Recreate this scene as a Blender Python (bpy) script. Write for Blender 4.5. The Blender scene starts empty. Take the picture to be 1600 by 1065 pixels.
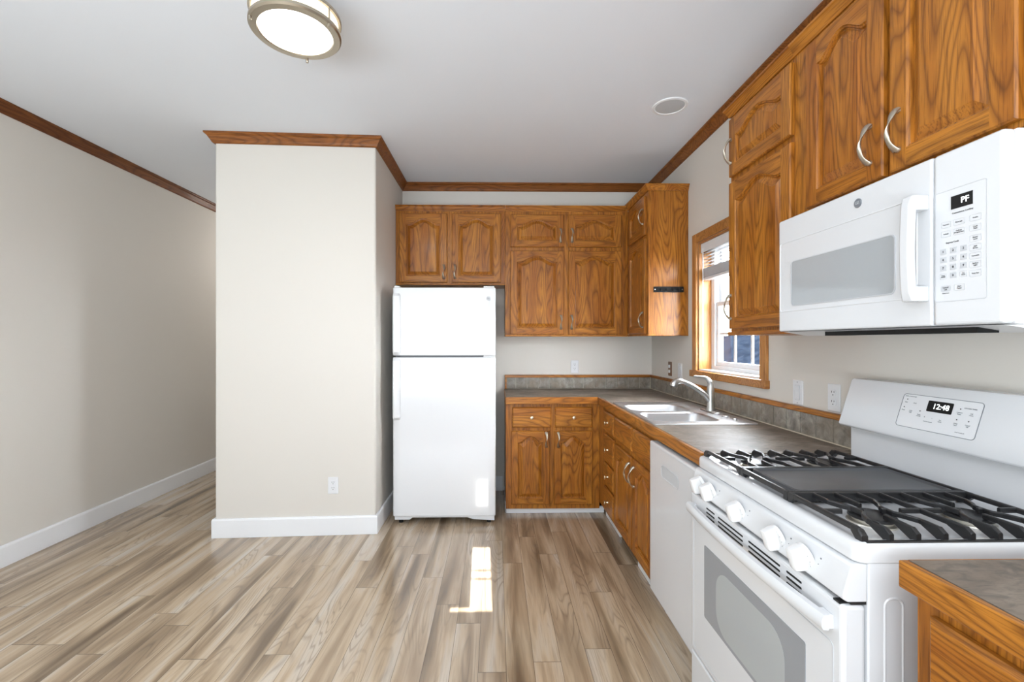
import bpy, bmesh, math, random
from mathutils import Vector, Matrix
random.seed(4)
PI = math.pi
C = bpy.context.scene.collection
SC = bpy.context.scene

# ------------------------------------------------------------------ camera, light, exposure
CAM_H = 1.335
cd = bpy.data.cameras.new('camera'); cam = bpy.data.objects.new('camera', cd); C.objects.link(cam)
cd.sensor_width = 36.0; cd.lens = 711.0 / 1600.0 * 36.0
cd.shift_x = 14.0 / 1600.0; cd.shift_y = 1.5 / 1600.0
cd.clip_start = 0.02
cam.location = (0, 0, CAM_H); cam.rotation_euler = (PI / 2, 0, -math.atan(11.0 / 711.0))
SC.camera = cam
SC.view_settings.view_transform = 'Standard'
SC.view_settings.look = 'None'
SC.view_settings.exposure = 0.12
SC.view_settings.gamma = 1.0
SC.view_settings.use_curve_mapping = False

w = bpy.data.worlds.new('sky'); SC.world = w; w.use_nodes = True
wn = w.node_tree.nodes; wl = w.node_tree.links
bg = wn['Background']; bg.inputs['Strength'].default_value = 40.0
bg.inputs['Color'].default_value = (0.86, 0.93, 1.0, 1)

def lamp(name, kind, loc, rot, energy, color=(1, 1, 1), size=None, sy=None):
    l = bpy.data.lights.new(name, kind); o = bpy.data.objects.new(name, l); C.objects.link(o)
    o.location = loc; o.rotation_euler = rot; l.energy = energy; l.color = color
    if kind == 'AREA':
        l.shape = 'RECTANGLE'; l.size = size; l.size_y = sy or size
    elif kind == 'POINT' and size: l.shadow_soft_size = size
    return o
sun = lamp('sun', 'SUN', (0, -6, 6), (0, 0, 0), 55, (1.0, 0.985, 0.96))
sun.rotation_euler = Vector((-0.03, 1.0, -0.364)).to_track_quat('-Z', 'Y').to_euler()
sun.data.angle = math.radians(0.12)
DAY = (0.81, 0.91, 1.0)
# added area fill behind the camera, standing in for daylight from unseen windows
lamp('rear_fill_light', 'AREA', (-1.2, -2.85, 1.45), (PI / 2, 0, 0), 10, DAY, 2.4, 1.7)
lamp('side_fill_light', 'AREA', (-2.82, -1.5, 1.45), (PI / 2, 0, -PI / 2), 18, DAY, 1.8, 1.7)
# added fill lamps, no fixtures behind them: living end and hall
lamp('living_fill_light', 'AREA', (0.0, -1.3, 2.6), (0, 0, 0), 16, (0.95, 0.97, 1.0), 0.8, 0.8)
lamp('upward_fill_light', 'AREA', (-0.8, -1.8, 0.7), (PI - 0.3, 0, 0), 165, DAY, 3.0, 1.2)  # unseen upward lamp, added to brighten the ceiling
lamp('hall_fill_light', 'POINT', (-2.3, 5.6, 2.3), (0, 0, 0), 12, (1.0, 0.95, 0.9), 0.15)

# ------------------------------------------------------------------ materials
MATS = {}
def base(name, col, rough=0.5, metal=0.0, spec=0.5, coat=0.0):
    m = bpy.data.materials.new(name); m.use_nodes = True
    b = m.node_tree.nodes['Principled BSDF']
    b.inputs['Base Color'].default_value = (*col, 1); b.inputs['Roughness'].default_value = rough
    b.inputs['Metallic'].default_value = metal; b.inputs['Specular IOR Level'].default_value = spec
    b.inputs['Coat Weight'].default_value = coat; b.inputs['Coat Roughness'].default_value = 0.05
    MATS[name] = m; return m
def srgb(r, g, b):
    f = lambda c: (c / 255) / 12.92 if c / 255 <= 0.04045 else ((c / 255 + 0.055) / 1.055) ** 2.4
    return (f(r), f(g), f(b))
class N:
    """tiny node helper"""
    def __init__(s, m): s.t = m.node_tree; s.b = s.t.nodes.get('Principled BSDF')
    def n(s, ty, **k):
        x = s.t.nodes.new(ty)
        for a, v in k.items(): setattr(x, a, v)
        return x
    def l(s, a, b): s.t.links.new(a, b)
    def math(s, op, a, b=None, c=None):
        x = s.n('ShaderNodeMath', operation=op)
        for i, v in enumerate((a, b, c)):
            if v is None: continue
            if isinstance(v, (int, float)): x.inputs[i].default_value = v
            else: s.l(v, x.inputs[i])
        return x.outputs[0]
    def noise(s, vec, scale, detail=3, rough=0.5, dist=0.0):
        x = s.n('ShaderNodeTexNoise'); s.l(vec, x.inputs['Vector'])
        x.inputs['Scale'].default_value = scale; x.inputs['Detail'].default_value = detail
        x.inputs['Roughness'].default_value = rough; x.inputs['Distortion'].default_value = dist
        return x.outputs['Fac']
    def ramp(s, fac, stops):
        x = s.n('ShaderNodeValToRGB'); s.l(fac, x.inputs[0]); e = x.color_ramp.elements
        while len(e) < len(stops): e.new(0.5)
        for i, (p, c) in enumerate(stops): e[i].position = p; e[i].color = (*c, 1) if len(c) == 3 else c
        return x.outputs[0]
    def mix(s, fac, a, b, mode='MIX'):
        x = s.n('ShaderNodeMix', data_type='RGBA', blend_type=mode)
        for sock, v in ((x.inputs[0], fac), (x.inputs[6], a), (x.inputs[7], b)):
            if isinstance(v, (int, float)): sock.default_value = v
            elif isinstance(v, tuple): sock.default_value = (*v, 1)
            else: s.l(v, sock)
        return x.outputs[2]
    def mapping(s, vec, scale=(1, 1, 1), rot=(0, 0, 0), loc=(0, 0, 0)):
        x = s.n('ShaderNodeMapping'); s.l(vec, x.inputs[0])
        x.inputs['Scale'].default_value = scale; x.inputs['Rotation'].default_value = rot; x.inputs['Location'].default_value = loc
        return x.outputs[0]
    def bump(s, h, strength=0.2, dist=0.01):
        x = s.n('ShaderNodeBump'); x.inputs['Strength'].default_value = strength; x.inputs['Distance'].default_value = dist
        s.l(h, x.inputs['Height']); s.l(x.outputs[0], s.b.inputs['Normal'])

def oak(name, axis, light=(190, 124, 44), mid=(160, 94, 26), dark=(80, 38, 8), rough=0.36):
    m = base(name, (0.4, 0.2, 0.05), rough, spec=0.3, coat=0.12); k = N(m)
    m.node_tree.nodes['Principled BSDF'].inputs['Coat Roughness'].default_value = 0.15
    tc = k.n('ShaderNodeTexCoord'); oi = k.n('ShaderNodeObjectInfo')
    # turn so that local Z of the texture runs with the grain
    rot = {'z': (0, 0, 0), 'x': (0, PI / 2, 0), 'y': (PI / 2, 0, 0)}[axis]
    p = k.mapping(tc.outputs['Object'], rot=rot)
    wn_ = k.n('ShaderNodeTexWhiteNoise', noise_dimensions='1D'); k.l(oi.outputs['Random'], wn_.inputs['W'])
    off = k.n('ShaderNodeVectorMath', operation='SCALE'); k.l(wn_.outputs['Color'], off.inputs[0]); off.inputs['Scale'].default_value = 9.0
    ad = k.n('ShaderNodeVectorMath', operation='ADD'); k.l(p, ad.inputs[0]); k.l(off.outputs[0], ad.inputs[1])
    P = ad.outputs[0]
    big = k.noise(k.mapping(P, scale=(7, 7, 1.1)), 1.0, 1.5, 0.4)           # slow figure: rings come from its level lines
    rings = k.math('FRACT', k.math('MULTIPLY', big, 20.0))
    line = k.ramp(rings, [(0.0, (0, 0, 0)), (0.22, (0.75, 0.75, 0.75)), (0.6, (1, 1, 1)), (0.9, (.45, .45, .45)), (1.0, (0, 0, 0))])
    fine = k.noise(k.mapping(P, scale=(260, 260, 9)), 1.0, 3, 0.6)
    tone = k.noise(k.mapping(P, scale=(14, 14, 0.8)), 1.0, 2, 0.5)
    c = k.mix(k.ramp(tone, [(0.3, (0, 0, 0)), (0.7, (1, 1, 1))]), srgb(*mid), srgb(*light))
    c = k.mix(k.math('MULTIPLY', k.math('SUBTRACT', 1.0, line), 0.62), c, srgb(*dark))
    c = k.mix(k.math('MULTIPLY', k.ramp(fine, [(0.5, (0, 0, 0)), (0.64, (1, 1, 1))]), 0.5), c, srgb(*dark))
    k.l(c, k.b.inputs['Base Color'])
    k.bump(fine, 0.06, 0.002)
    return m
OV = oak('oak_upright_grain', 'z'); OX = oak('oak_level_grain', 'x'); OY = oak('oak_deep_grain', 'y')
DV = oak('shaded_oak_trim', 'y', (130, 76, 34), (108, 60, 24), (62, 30, 10), 0.6)  # trim oak for the left crown, with its shade put into the colour
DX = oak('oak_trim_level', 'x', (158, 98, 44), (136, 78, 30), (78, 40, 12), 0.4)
PINE_L = oak('window_oak', 'z', (206, 150, 88), (190, 130, 68), (138, 82, 36), 0.4)
PINE_Y = oak('window_oak_level', 'y', (196, 140, 80), (176, 118, 60), (120, 70, 30), 0.4)

def paint(name, col, rough=0.6, bump=0.04):
    m = base(name, srgb(*col), rough, spec=0.3); k = N(m)
    tc = k.n('ShaderNodeTexCoord'); k.bump(k.noise(tc.outputs['Object'], 90, 4, 0.6), bump, 0.004); return m
WALL = paint('wall_paint', (222, 217, 209)); CEIL = paint('ceiling_paint', (234, 238, 244), 0.7)
BASEB = base('white_trim_paint', srgb(240, 241, 243), 0.35)
WHITE = base('white_enamel', srgb(224, 225, 227), 0.16, coat=0.3)
WHITE2 = base('white_plastic', srgb(230, 231, 233), 0.3)
FRIDGE = base('fridge_white', srgb(228, 229, 231), 0.14, coat=0.4)
KNOBW = base('knob_white_plastic', srgb(234, 234, 234), 0.3)
GREYP = base('grey_gasket', srgb(120, 122, 126), 0.5)
LGREY = base('light_grey_print', srgb(200, 202, 205), 0.4)
MGREY = base('medium_grey_print', srgb(120, 124, 130), 0.4)
BLACKP = base('black_plastic', (0.012, 0.012, 0.012), 0.5, spec=0.2)
DARK = base('dark_void', (0.01, 0.01, 0.01), 0.7)
INK = base('dark_ink', (0.03, 0.03, 0.035), 0.5)
IRON = base('cast_iron_enamel', (0.018, 0.018, 0.019), 0.33)
GRIDD = base('griddle_grey', (0.085, 0.088, 0.095), 0.32)
NICK = base('brushed_nickel', (0.5, 0.45, 0.37), 0.4, metal=1.0)
LAMPMET = base('lamp_nickel', (0.46, 0.41, 0.33), 0.35, metal=1.0)
BRASSY = base('knob_satin_brass', (0.72, 0.62, 0.45), 0.25, metal=1.0)
STEEL = base('stainless_steel', (0.66, 0.67, 0.69), 0.38, metal=1.0)
FAUC = base('faucet_satin_steel', (0.55, 0.55, 0.54), 0.3, metal=1.0)
ALU = base('burner_aluminium', (0.7, 0.68, 0.62), 0.45, metal=1.0)
OVENG = base('oven_glass', srgb(150, 153, 157), 0.08, coat=0.3)
OVENG2 = base('oven_paler_glass', srgb(176, 180, 181), 0.12, coat=0.3)
MWG = base('microwave_glass', srgb(176, 180, 183), 0.1, coat=0.4)
BROWN = base('bronze_cover', srgb(120, 86, 60), 0.4)
CAULK = base('cream_caulk', srgb(214, 204, 182), 0.6)
for nm, st, col in (('lamp_glow', 8.0, (1, 0.98, 0.94)), ('lamp_side_glow', 1.25, (1, 0.9, 0.7)), ('display_digits', 2.0, (0.95, 1, 1))):
    m = base(nm, col, 0.5); b = m.node_tree.nodes['Principled BSDF']
    b.inputs['Emission Color'].default_value = (*col, 1); b.inputs['Emission Strength'].default_value = st
GLOW, SIDEGLOW, DIGIT = MATS['lamp_glow'], MATS['lamp_side_glow'], MATS['display_digits']
def glassmat():
    m = bpy.data.materials.new('window_glass'); m.use_nodes = True; t = m.node_tree; t.nodes.clear()
    o = t.nodes.new('ShaderNodeOutputMaterial'); tr = t.nodes.new('ShaderNodeBsdfTransparent'); gl = t.nodes.new('ShaderNodeBsdfGlossy')
    gl.inputs['Roughness'].default_value = 0.0; mx = t.nodes.new('ShaderNodeMixShader'); mx.inputs[0].default_value = 0.06
    t.links.new(tr.outputs[0], mx.inputs[1]); t.links.new(gl.outputs[0], mx.inputs[2]); t.links.new(mx.outputs[0], o.inputs[0]); return m
GLASS = glassmat()

def counter_mat():
    m = base('stone_laminate', (0.2, 0.2, 0.2), 0.5, spec=0.14); k = N(m)
    m.node_tree.nodes['Principled BSDF'].inputs['Coat Roughness'].default_value = 0.2
    tc = k.n('ShaderNodeTexCoord'); P = tc.outputs['Object']
    a = k.noise(P, 5, 6, 0.6, 0.8); b2 = k.noise(k.mapping(P, scale=(10, 24, 10)), 2.2, 5, 0.6, 1.0)
    c = k.ramp(a, [(0.3, srgb(104, 93, 82)), (0.5, srgb(134, 122, 110)), (0.7, srgb(160, 148, 134))])
    c = k.mix(k.ramp(b2, [(0.45, (0, 0, 0)), (0.65, (0.6, 0.6, 0.6))]), c, srgb(96, 90, 84))
    k.l(c, k.b.inputs['Base Color']); return m
COUNT = counter_mat()
def tile_mat():
    m = base('slate_tile', (0.2, 0.2, 0.2), 0.42); k = N(m)
    tc = k.n('ShaderNodeTexCoord'); P = tc.outputs['Object']
    sx = k.n('ShaderNodeSeparateXYZ'); k.l(P, sx.inputs[0])
    idx = k.math('ADD', k.math('FLOOR', k.math('MULTIPLY', sx.outputs[0], 1 / 0.1015)), k.math('MULTIPLY', k.math('FLOOR', k.math('MULTIPLY', sx.outputs[1], 1 / 0.1015)), 7.3))
    wn_ = k.n('ShaderNodeTexWhiteNoise', noise_dimensions='1D'); k.l(idx, wn_.inputs['W'])
    a = k.noise(P, 22, 6, 0.65, 0.6); b2 = k.noise(P, 9, 3, 0.5)
    c = k.ramp(a, [(0.3, srgb(104, 99, 92)), (0.5, srgb(148, 141, 131)), (0.72, srgb(188, 180, 167))])
    c = k.mix(k.math('MULTIPLY', k.ramp(b2, [(0.4, (0, 0, 0)), (0.7, (1, 1, 1))]), 0.5), c, srgb(140, 122, 100))
    c = k.mix(k.math('MULTIPLY', wn_.outputs['Value'], 0.3), c, srgb(104, 100, 92))
    k.l(c, k.b.inputs['Base Color']); k.bump(a, 0.25, 0.004); return m
TILE = tile_mat(); GROUT = base('grout', srgb(206, 200, 186), 0.8)

def floor_mat():
    m = base('plank_floor', (0.4, 0.35, 0.3), 0.16, spec=0.5, coat=0.5); k = N(m)
    PW, PL = 0.1147, 1.22
    tc = k.n('ShaderNodeTexCoord'); s = k.n('ShaderNodeSeparateXYZ'); k.l(tc.outputs['Object'], s.inputs[0])
    xs = k.math('DIVIDE', k.math('SUBTRACT', s.outputs[0], 0.042), PW)
    ci = k.math('FLOOR', xs)
    w1 = k.n('ShaderNodeTexWhiteNoise', noise_dimensions='1D'); k.l(ci, w1.inputs['W'])
    ys = k.math('DIVIDE', k.math('ADD', s.outputs[1], k.math('MULTIPLY', w1.outputs['Value'], PL * 3.0)), PL)
    ri = k.math('FLOOR', ys)
    cmb = k.n('ShaderNodeCombineXYZ'); k.l(ci, cmb.inputs[0]); k.l(ri, cmb.inputs[1])
    w2 = k.n('ShaderNodeTexWhiteNoise', noise_dimensions='3D'); k.l(cmb.outputs[0], w2.inputs['Vector'])
    off = k.n('ShaderNodeVectorMath', operation='SCALE'); k.l(w2.outputs['Color'], off.inputs[0]); off.inputs['Scale'].default_value = 13.0
    ad = k.n('ShaderNodeVectorMath', operation='ADD'); k.l(tc.outputs['Object'], ad.inputs[0]); k.l(off.outputs[0], ad.inputs[1]); P = ad.outputs[0]
    tone = k.noise(k.mapping(P, scale=(11, 0.9, 1)), 1.0, 3, 0.5, 0.4)
    big = k.noise(k.mapping(P, scale=(8, .85, 1)), 1.0, 1.5, 0.4, 0.2)
    rings = k.math('FRACT', k.math('MULTIPLY', big, 22.0))
    line = k.ramp(rings, [(0.0, (1, 1, 1)), (0.16, (0.1, 0.1, 0.1)), (0.75, (0, 0, 0)), (1.0, (1, 1, 1))])
    fine = k.noise(k.mapping(P, scale=(150, 6, 1)), 1.0, 3, 0.6)
    where = k.noise(k.mapping(P, scale=(6, 1.5, 1), loc=(3, 3, 3)), 1.0, 2, 0.5)
    c = k.ramp(tone, [(0.28, srgb(108, 90, 70)), (0.42, srgb(160, 138, 112)), (0.54, srgb(198, 176, 148)), (0.70, srgb(208, 196, 180))])
    c = k.mix(k.math('MULTIPLY', w2.outputs['Value'], 0.22), c, srgb(168, 144, 120))
    lw = k.math('MULTIPLY', line, k.ramp(where, [(0.44, (0, 0, 0)), (0.62, (0.55, 0.55, 0.55))]))
    c = k.mix(lw, c, srgb(112, 96, 82))
    c = k.mix(k.math('MULTIPLY', k.ramp(fine, [(0.5, (0, 0, 0)), (0.75, (1, 1, 1))]), 0.3), c, srgb(116, 102, 90))
    fx = k.math('FRACT', xs); fy = k.math('FRACT', ys)
    ex = k.math('MINIMUM', fx, k.math('SUBTRACT', 1.0, fx)); ey = k.math('MINIMUM', fy, k.math('SUBTRACT', 1.0, fy))
    seam = k.math('MAXIMUM', k.math('LESS_THAN', ex, 0.009), k.math('LESS_THAN', ey, 0.0011))
    c = k.mix(k.math('MULTIPLY', seam, 0.75), c, srgb(74, 62, 52))
    k.l(c, k.b.inputs['Base Color'])
    k.l(k.math('ADD', 0.13, k.math('MULTIPLY', fine, 0.12)), k.b.inputs['Roughness'])
    k.bump(k.math('SUBTRACT', 1.0, seam), 0.3, 0.002)
    return m
FLOOR = floor_mat()

# ------------------------------------------------------------------ mesh helpers
def T(o, bm, mi=0):
    return o
def box(bm, x0, x1, y0, y1, z0, z1, mi=0):
    v = [bm.verts.new(p) for p in ((x0, y0, z0), (x1, y0, z0), (x1, y1, z0), (x0, y1, z0), (x0, y0, z1), (x1, y0, z1), (x1, y1, z1), (x0, y1, z1))]
    for f in ((0, 3, 2, 1), (4, 5, 6, 7), (0, 1, 5, 4), (1, 2, 6, 5), (2, 3, 7, 6), (3, 0, 4, 7)):
        bm.faces.new([v[i] for i in f]).material_index = mi
    return v
def prism(bm, pts, axis, a0, a1, mi=0):
    """polygon pts in the plane across axis, extruded from a0 to a1"""
    def P(p, a): return {'x': (a, p[0], p[1]), 'y': (p[0], a, p[1]), 'z': (p[0], p[1], a)}[axis]
    A = [bm.verts.new(P(p, a0)) for p in pts]; B = [bm.verts.new(P(p, a1)) for p in pts]
    n = len(pts)
    fs = [bm.faces.new(A), bm.faces.new(B)] + [bm.faces.new((A[i], A[(i + 1) % n], B[(i + 1) % n], B[i])) for i in range(n)]
    for f in fs: f.material_index = mi
    return fs
def loft(bm, rings, cap=True, mi=0, closed=True):
    R = [[bm.verts.new(p) for p in r] for r in rings]; n = len(R[0])
    for a, b in zip(R, R[1:]):
        for i in range(n if closed else n - 1):
            bm.faces.new((a[i], a[(i + 1) % n], b[(i + 1) % n], b[i])).material_index = mi
    if cap:
        bm.faces.new(R[0]).material_index = mi; bm.faces.new(R[-1]).material_index = mi
    return R
def lathe(bm, prof, c=(0, 0, 0), axis='z', n=32, mi=0, cap=True):
    rings = []
    for r, h in prof:
        ring = []
        for i in range(n):
            a = 2 * PI * i / n; u, v = r * math.cos(a), r * math.sin(a)
            q = {'z': (u, v, h), 'y': (u, h, v), 'x': (h, u, v)}[axis]
            ring.append((c[0] + q[0], c[1] + q[1], c[2] + q[2]))
        rings.append(ring)
    return loft(bm, rings, cap, mi)
def tube(bm, pts, rad, n=10, mi=0, squash=1.0, up=Vector((0, 0, 1))):
    pts = [Vector(p) for p in pts]
    if isinstance(rad, (int, float)): rad = [rad] * len(pts)
    rings = []
    for i, p in enumerate(pts):
        d = (pts[min(i + 1, len(pts) - 1)] - pts[max(i - 1, 0)]).normalized()
        s = d.cross(up)
        if s.length < 1e-4: s = d.cross(Vector((0, 1, 0)))
        s.normalize(); t = s.cross(d)
        r = rad[i]; ra, rb = (r, r) if isinstance(r, (int, float)) else r
        rings.append([p + s * (ra * math.cos(2 * PI * j / n)) + t * (rb * squash * math.sin(2 * PI * j / n)) for j in range(n)])
    return loft(bm, rings, True, mi)
def bar(bm, pts, w_, h_, mi=0):
    """rectangular bar following pts, width w_ in plan, height h_ (h_ may be a list)"""
    pts = [Vector(p) for p in pts]; rings = []
    for i, p in enumerate(pts):
        d = pts[min(i + 1, len(pts) - 1)] - pts[max(i - 1, 0)]; d.z = 0; d.normalize()
        s = Vector((-d.y, d.x, 0)) * w_ / 2; hh = h_[i] if isinstance(h_, (list, tuple)) else h_
        rings.append([p + s, p + s * 0.7 + Vector((0, 0, 0.002)) * 0, p - s, p - s - Vector((0, 0, hh)), p + s - Vector((0, 0, hh))])
        rings[-1] = [p + s - Vector((0, 0, .0025)), p + s * .6, p - s * .6, p - s - Vector((0, 0, .0025)), p - s - Vector((0, 0, hh)), p + s - Vector((0, 0, hh))]
    return loft(bm, rings, True, mi)
def smooth_path(pts, k=5):
    """Catmull-Rom"""
    P = [Vector(p) for p in pts]; P = [2 * P[0] - P[1]] + P + [2 * P[-1] - P[-2]]; out = []
    for i in range(1, len(P) - 2):
        for j in range(k):
            t = j / k; a, b, c, d = P[i - 1:i + 3]
            out.append(0.5 * ((2 * b) + (c - a) * t + (2 * a - 5 * b + 4 * c - d) * t * t + (3 * b - a - 3 * c + d) * t ** 3))
    out.append(P[-2]); return out
def cells(bm, xs, ys, z0, z1, solid, mi=0):
    """slab of grid cells, z0..z1, only cells where solid(i,j); clean outer sides"""
    V = {}
    def v(i, j, k):
        if (i, j, k) not in V: V[i, j, k] = bm.verts.new((xs[i], ys[j], (z0, z1)[k]))
        return V[i, j, k]
    nx, ny = len(xs) - 1, len(ys) - 1
    S = lambda i, j: 0 <= i < nx and 0 <= j < ny and solid(i, j)
    for i in range(nx):
        for j in range(ny):
            if not S(i, j): continue
            fs = [(v(i, j, 1), v(i + 1, j, 1), v(i + 1, j + 1, 1), v(i, j + 1, 1)), (v(i, j + 1, 0), v(i + 1, j + 1, 0), v(i + 1, j, 0), v(i, j, 0))]
            if not S(i, j - 1): fs.append((v(i, j, 0), v(i + 1, j, 0), v(i + 1, j, 1), v(i, j, 1)))
            if not S(i, j + 1): fs.append((v(i + 1, j + 1, 0), v(i, j + 1, 0), v(i, j + 1, 1), v(i + 1, j + 1, 1)))
            if not S(i - 1, j): fs.append((v(i, j + 1, 0), v(i, j, 0), v(i, j, 1), v(i, j + 1, 1)))
            if not S(i + 1, j): fs.append((v(i + 1, j, 0), v(i + 1, j + 1, 0), v(i + 1, j + 1, 1), v(i + 1, j, 1)))
            for f in fs: bm.faces.new(f).material_index = mi
def sweep_plan(bm, path, prof, mi=0, miter_ends=None):
    """sweep profile (out, z) along plan path; 'out' is to the right hand of travel, mitred"""
    n = len(path); rings = []
    for i, p in enumerate(path):
        p = Vector(p)
        d0 = (p - Vector(path[i - 1])).normalized() if i else None
        d1 = (Vector(path[i + 1]) - p).normalized() if i < n - 1 else None
        if d0 is None: d0 = d1
        if d1 is None: d1 = d0
        n0 = Vector((d0.y, -d0.x)); n1 = Vector((d1.y, -d1.x)); m = (n0 + n1); m = m / (m.length_squared / 2) if m.length > 1e-6 else n0
        rings.append([(p.x + m.x * o, p.y + m.y * o, z) for o, z in prof])
    return loft(bm, rings, True, mi)
def rrect(cx, cy, w_, h_, r, n=5):
    pts = []
    for k, (sx, sy) in enumerate(((1, 1), (-1, 1), (-1, -1), (1, -1))):
        for i in range(n + 1):
            a = PI / 2 * (k + i / n)
            pts.append((cx + sx * (w_ / 2 - r) + r * math.cos(a), cy + sy * (h_ / 2 - r) + r * math.sin(a)))
    return pts

def obj(name, bm, mats, parent=None, bevel=0, smooth=False, seg=2):
    bmesh.ops.recalc_face_normals(bm, faces=bm.faces[:])
    me = bpy.data.meshes.new(name); bm.to_mesh(me); bm.free()
    for m in (mats if isinstance(mats, (list, tuple)) else [mats]): me.materials.append(m)
    o = bpy.data.objects.new(name, me); C.objects.link(o)
    if parent: o.parent = parent
    if bevel:
        b = o.modifiers.new('bevel', 'BEVEL'); b.width = bevel; b.segments = seg; b.limit_method = 'ANGLE'; b.angle_limit = math.radians(40)
    if smooth:
        me.polygons.foreach_set('use_smooth', [True] * len(me.polygons))
        try: me.set_sharp_from_angle(angle=math.radians(38))
        except Exception: pass
    return o
def B(): return bmesh.new()
def tag(o, label, cat, group=None):
    o['label'] = label; o['category'] = cat
    if group: o['group'] = group
    return o
def thing(name, label, cat, loc=(0, 0, 0), rz=0, group=None):
    o = bpy.data.objects.new(name, None); C.objects.link(o); o.location = loc; o.rotation_euler = (0, 0, rz); o.empty_display_size = 0.05
    return tag(o, label, cat, group)
def struct(name, bm, mats, parent=None, **k):
    o = obj(name, bm, mats, parent, **k)
    if not parent: o['kind'] = 'structure'
    return o
def bx(name, mats, parent, *b, bevel=0):
    m = B(); box(m, *b); return obj(name, m, mats, parent, bevel)
def dup(root, loc, rz, label, group=None):
    r = root.copy(); C.objects.link(r); r.location = loc; r.rotation_euler = (0, 0, rz); r['label'] = label
    if group: r['group'] = group
    for ch in list(root.children):
        c = ch.copy(); C.objects.link(c); c.parent = r
        for g in list(ch.children):
            d = g.copy(); C.objects.link(d); d.parent = c
    return r
def text_mesh(items, name, mat, parent):
    """items: (string, x, y, z, size); text faces local -Y, all in one mesh"""
    bm = B()
    for s, x, y, z, size in items:
        cu = bpy.data.curves.new('t', 'FONT'); cu.body = s; cu.size = size; cu.align_x = 'CENTER'; cu.align_y = 'CENTER'; cu.extrude = 0.0002
        cu.resolution_u = 2
        o = bpy.data.objects.new('t', cu); C.objects.link(o)
        dg = bpy.context.evaluated_depsgraph_get(); dg.update()
        me = bpy.data.meshes.new_from_object(o.evaluated_get(dg))
        me.transform(Matrix.Translation((x, y, z)) @ Matrix.Rotation(PI / 2, 4, 'X'))
        bm.from_mesh(me); bpy.data.meshes.remove(me); bpy.data.objects.remove(o); bpy.data.curves.remove(cu)
    return obj(name, bm, mat, parent)

# ------------------------------------------------------------------ the room shell
WX, WB, WL, CZ = 1.41, 4.10, -2.93, 2.755       # right wall, back wall, left wall, ceiling
RY, HY = -3.0, 6.6                               # rear wall, hall end
b = B(); box(b, WL - .15, WX + .15, RY - .15, HY + .15, -.12, 0); struct('floor', b, FLOOR)
b = B(); box(b, WL - .15, WX + .15, RY - .15, HY + .15, CZ, CZ + .12); struct('ceiling', b, CEIL)
b = B(); box(b, WL - .15, WL, RY - .15, HY + .15, 0, CZ); struct('wall_left', b, WALL)
PC = [(-1.918, 3.137), (-.84, 3.19), (-.84, HY), (-1.918, HY)]
b = B(); prism(b, PC, 'z', 0, CZ); struct('wall_partition', b, WALL, bevel=.012)
b = B(); box(b, -.84, WX, WB, WB + .15, 0, CZ); struct('wall_back', b, WALL)
b = B(); box(b, WL, -1.918, HY, HY + .15, 0, CZ); struct('wall_hall_end', b, WALL)
# right wall with the window opening (made flat, then stood up)
WY0, WY1, WZ0, WZ1 = 2.385, 3.15, 1.137, 2.025
b = B(); cells(b, [RY - .15, WY0, WY1, WB + .15], [0, WZ0, WZ1, CZ], WX, WX + .15, lambda i, j: not (i == 1 and j == 1))
for v in b.verts: v.co = Vector((v.co.z, v.co.x, v.co.y))
struct('wall_right', b, WALL)
# rear wall: a small high pane lets the low sun through
b = B(); cells(b, [WL, -.07, .14, WX], [0, 1.915, 2.19, CZ], RY - .06, RY, lambda i, j: not (i == 1 and j == 1))
for v in b.verts: v.co = Vector((v.co.x, v.co.z, v.co.y))
struct('wall_rear', b, WALL)
b = B(); box(b, -.075, .03, RY - .05, RY - .04, 1.942, 2.19); box(b, .105, .109, RY - .05, RY - .04, 1.93, 2.19); box(b, .03, .14, RY - .05, RY - .04, 2.075, 2.08)
box(b, .03, .14, RY - .05, RY - .04, 2.04, 2.045)
o = struct('window_2', b, BASEB)
# crown trim and baseboards
cr = [(0, CZ - .066), (.008, CZ - .066), (.014, CZ - .06), (.02, CZ - .048), (.036, CZ - .022), (.046, CZ - .014), (.05, CZ - .008), (.05, CZ), (0, CZ)]
cut = lambda pr: pr
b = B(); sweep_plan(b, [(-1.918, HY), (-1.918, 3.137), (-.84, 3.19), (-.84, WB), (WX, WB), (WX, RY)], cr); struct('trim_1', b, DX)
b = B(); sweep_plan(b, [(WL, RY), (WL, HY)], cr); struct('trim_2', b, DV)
bp = [(0, 0), (.016, 0), (.016, .118), (.012, .13), (0, .13)]
b = B(); sweep_plan(b, [(-1.918, HY), (-1.918, 3.137), (-.84, 3.19), (-.84, WB), (.06, WB)], bp); struct('baseboard_partition', b, BASEB, bevel=.002)
b = B(); sweep_plan(b, [(WL, RY), (WL, HY)], bp); struct('baseboard_left', b, BASEB, bevel=.002)

# ------------------------------------------------------------------ window above the sink
win = bpy.data.objects.new('window_1', None); C.objects.link(win); win.location = (WX, (WY0 + WY1) / 2, WZ0); win['kind'] = 'structure'; win.rotation_euler = (0, 0, -PI / 2)
HW = (WY1 - WY0) / 2; HH = WZ1 - WZ0
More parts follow.
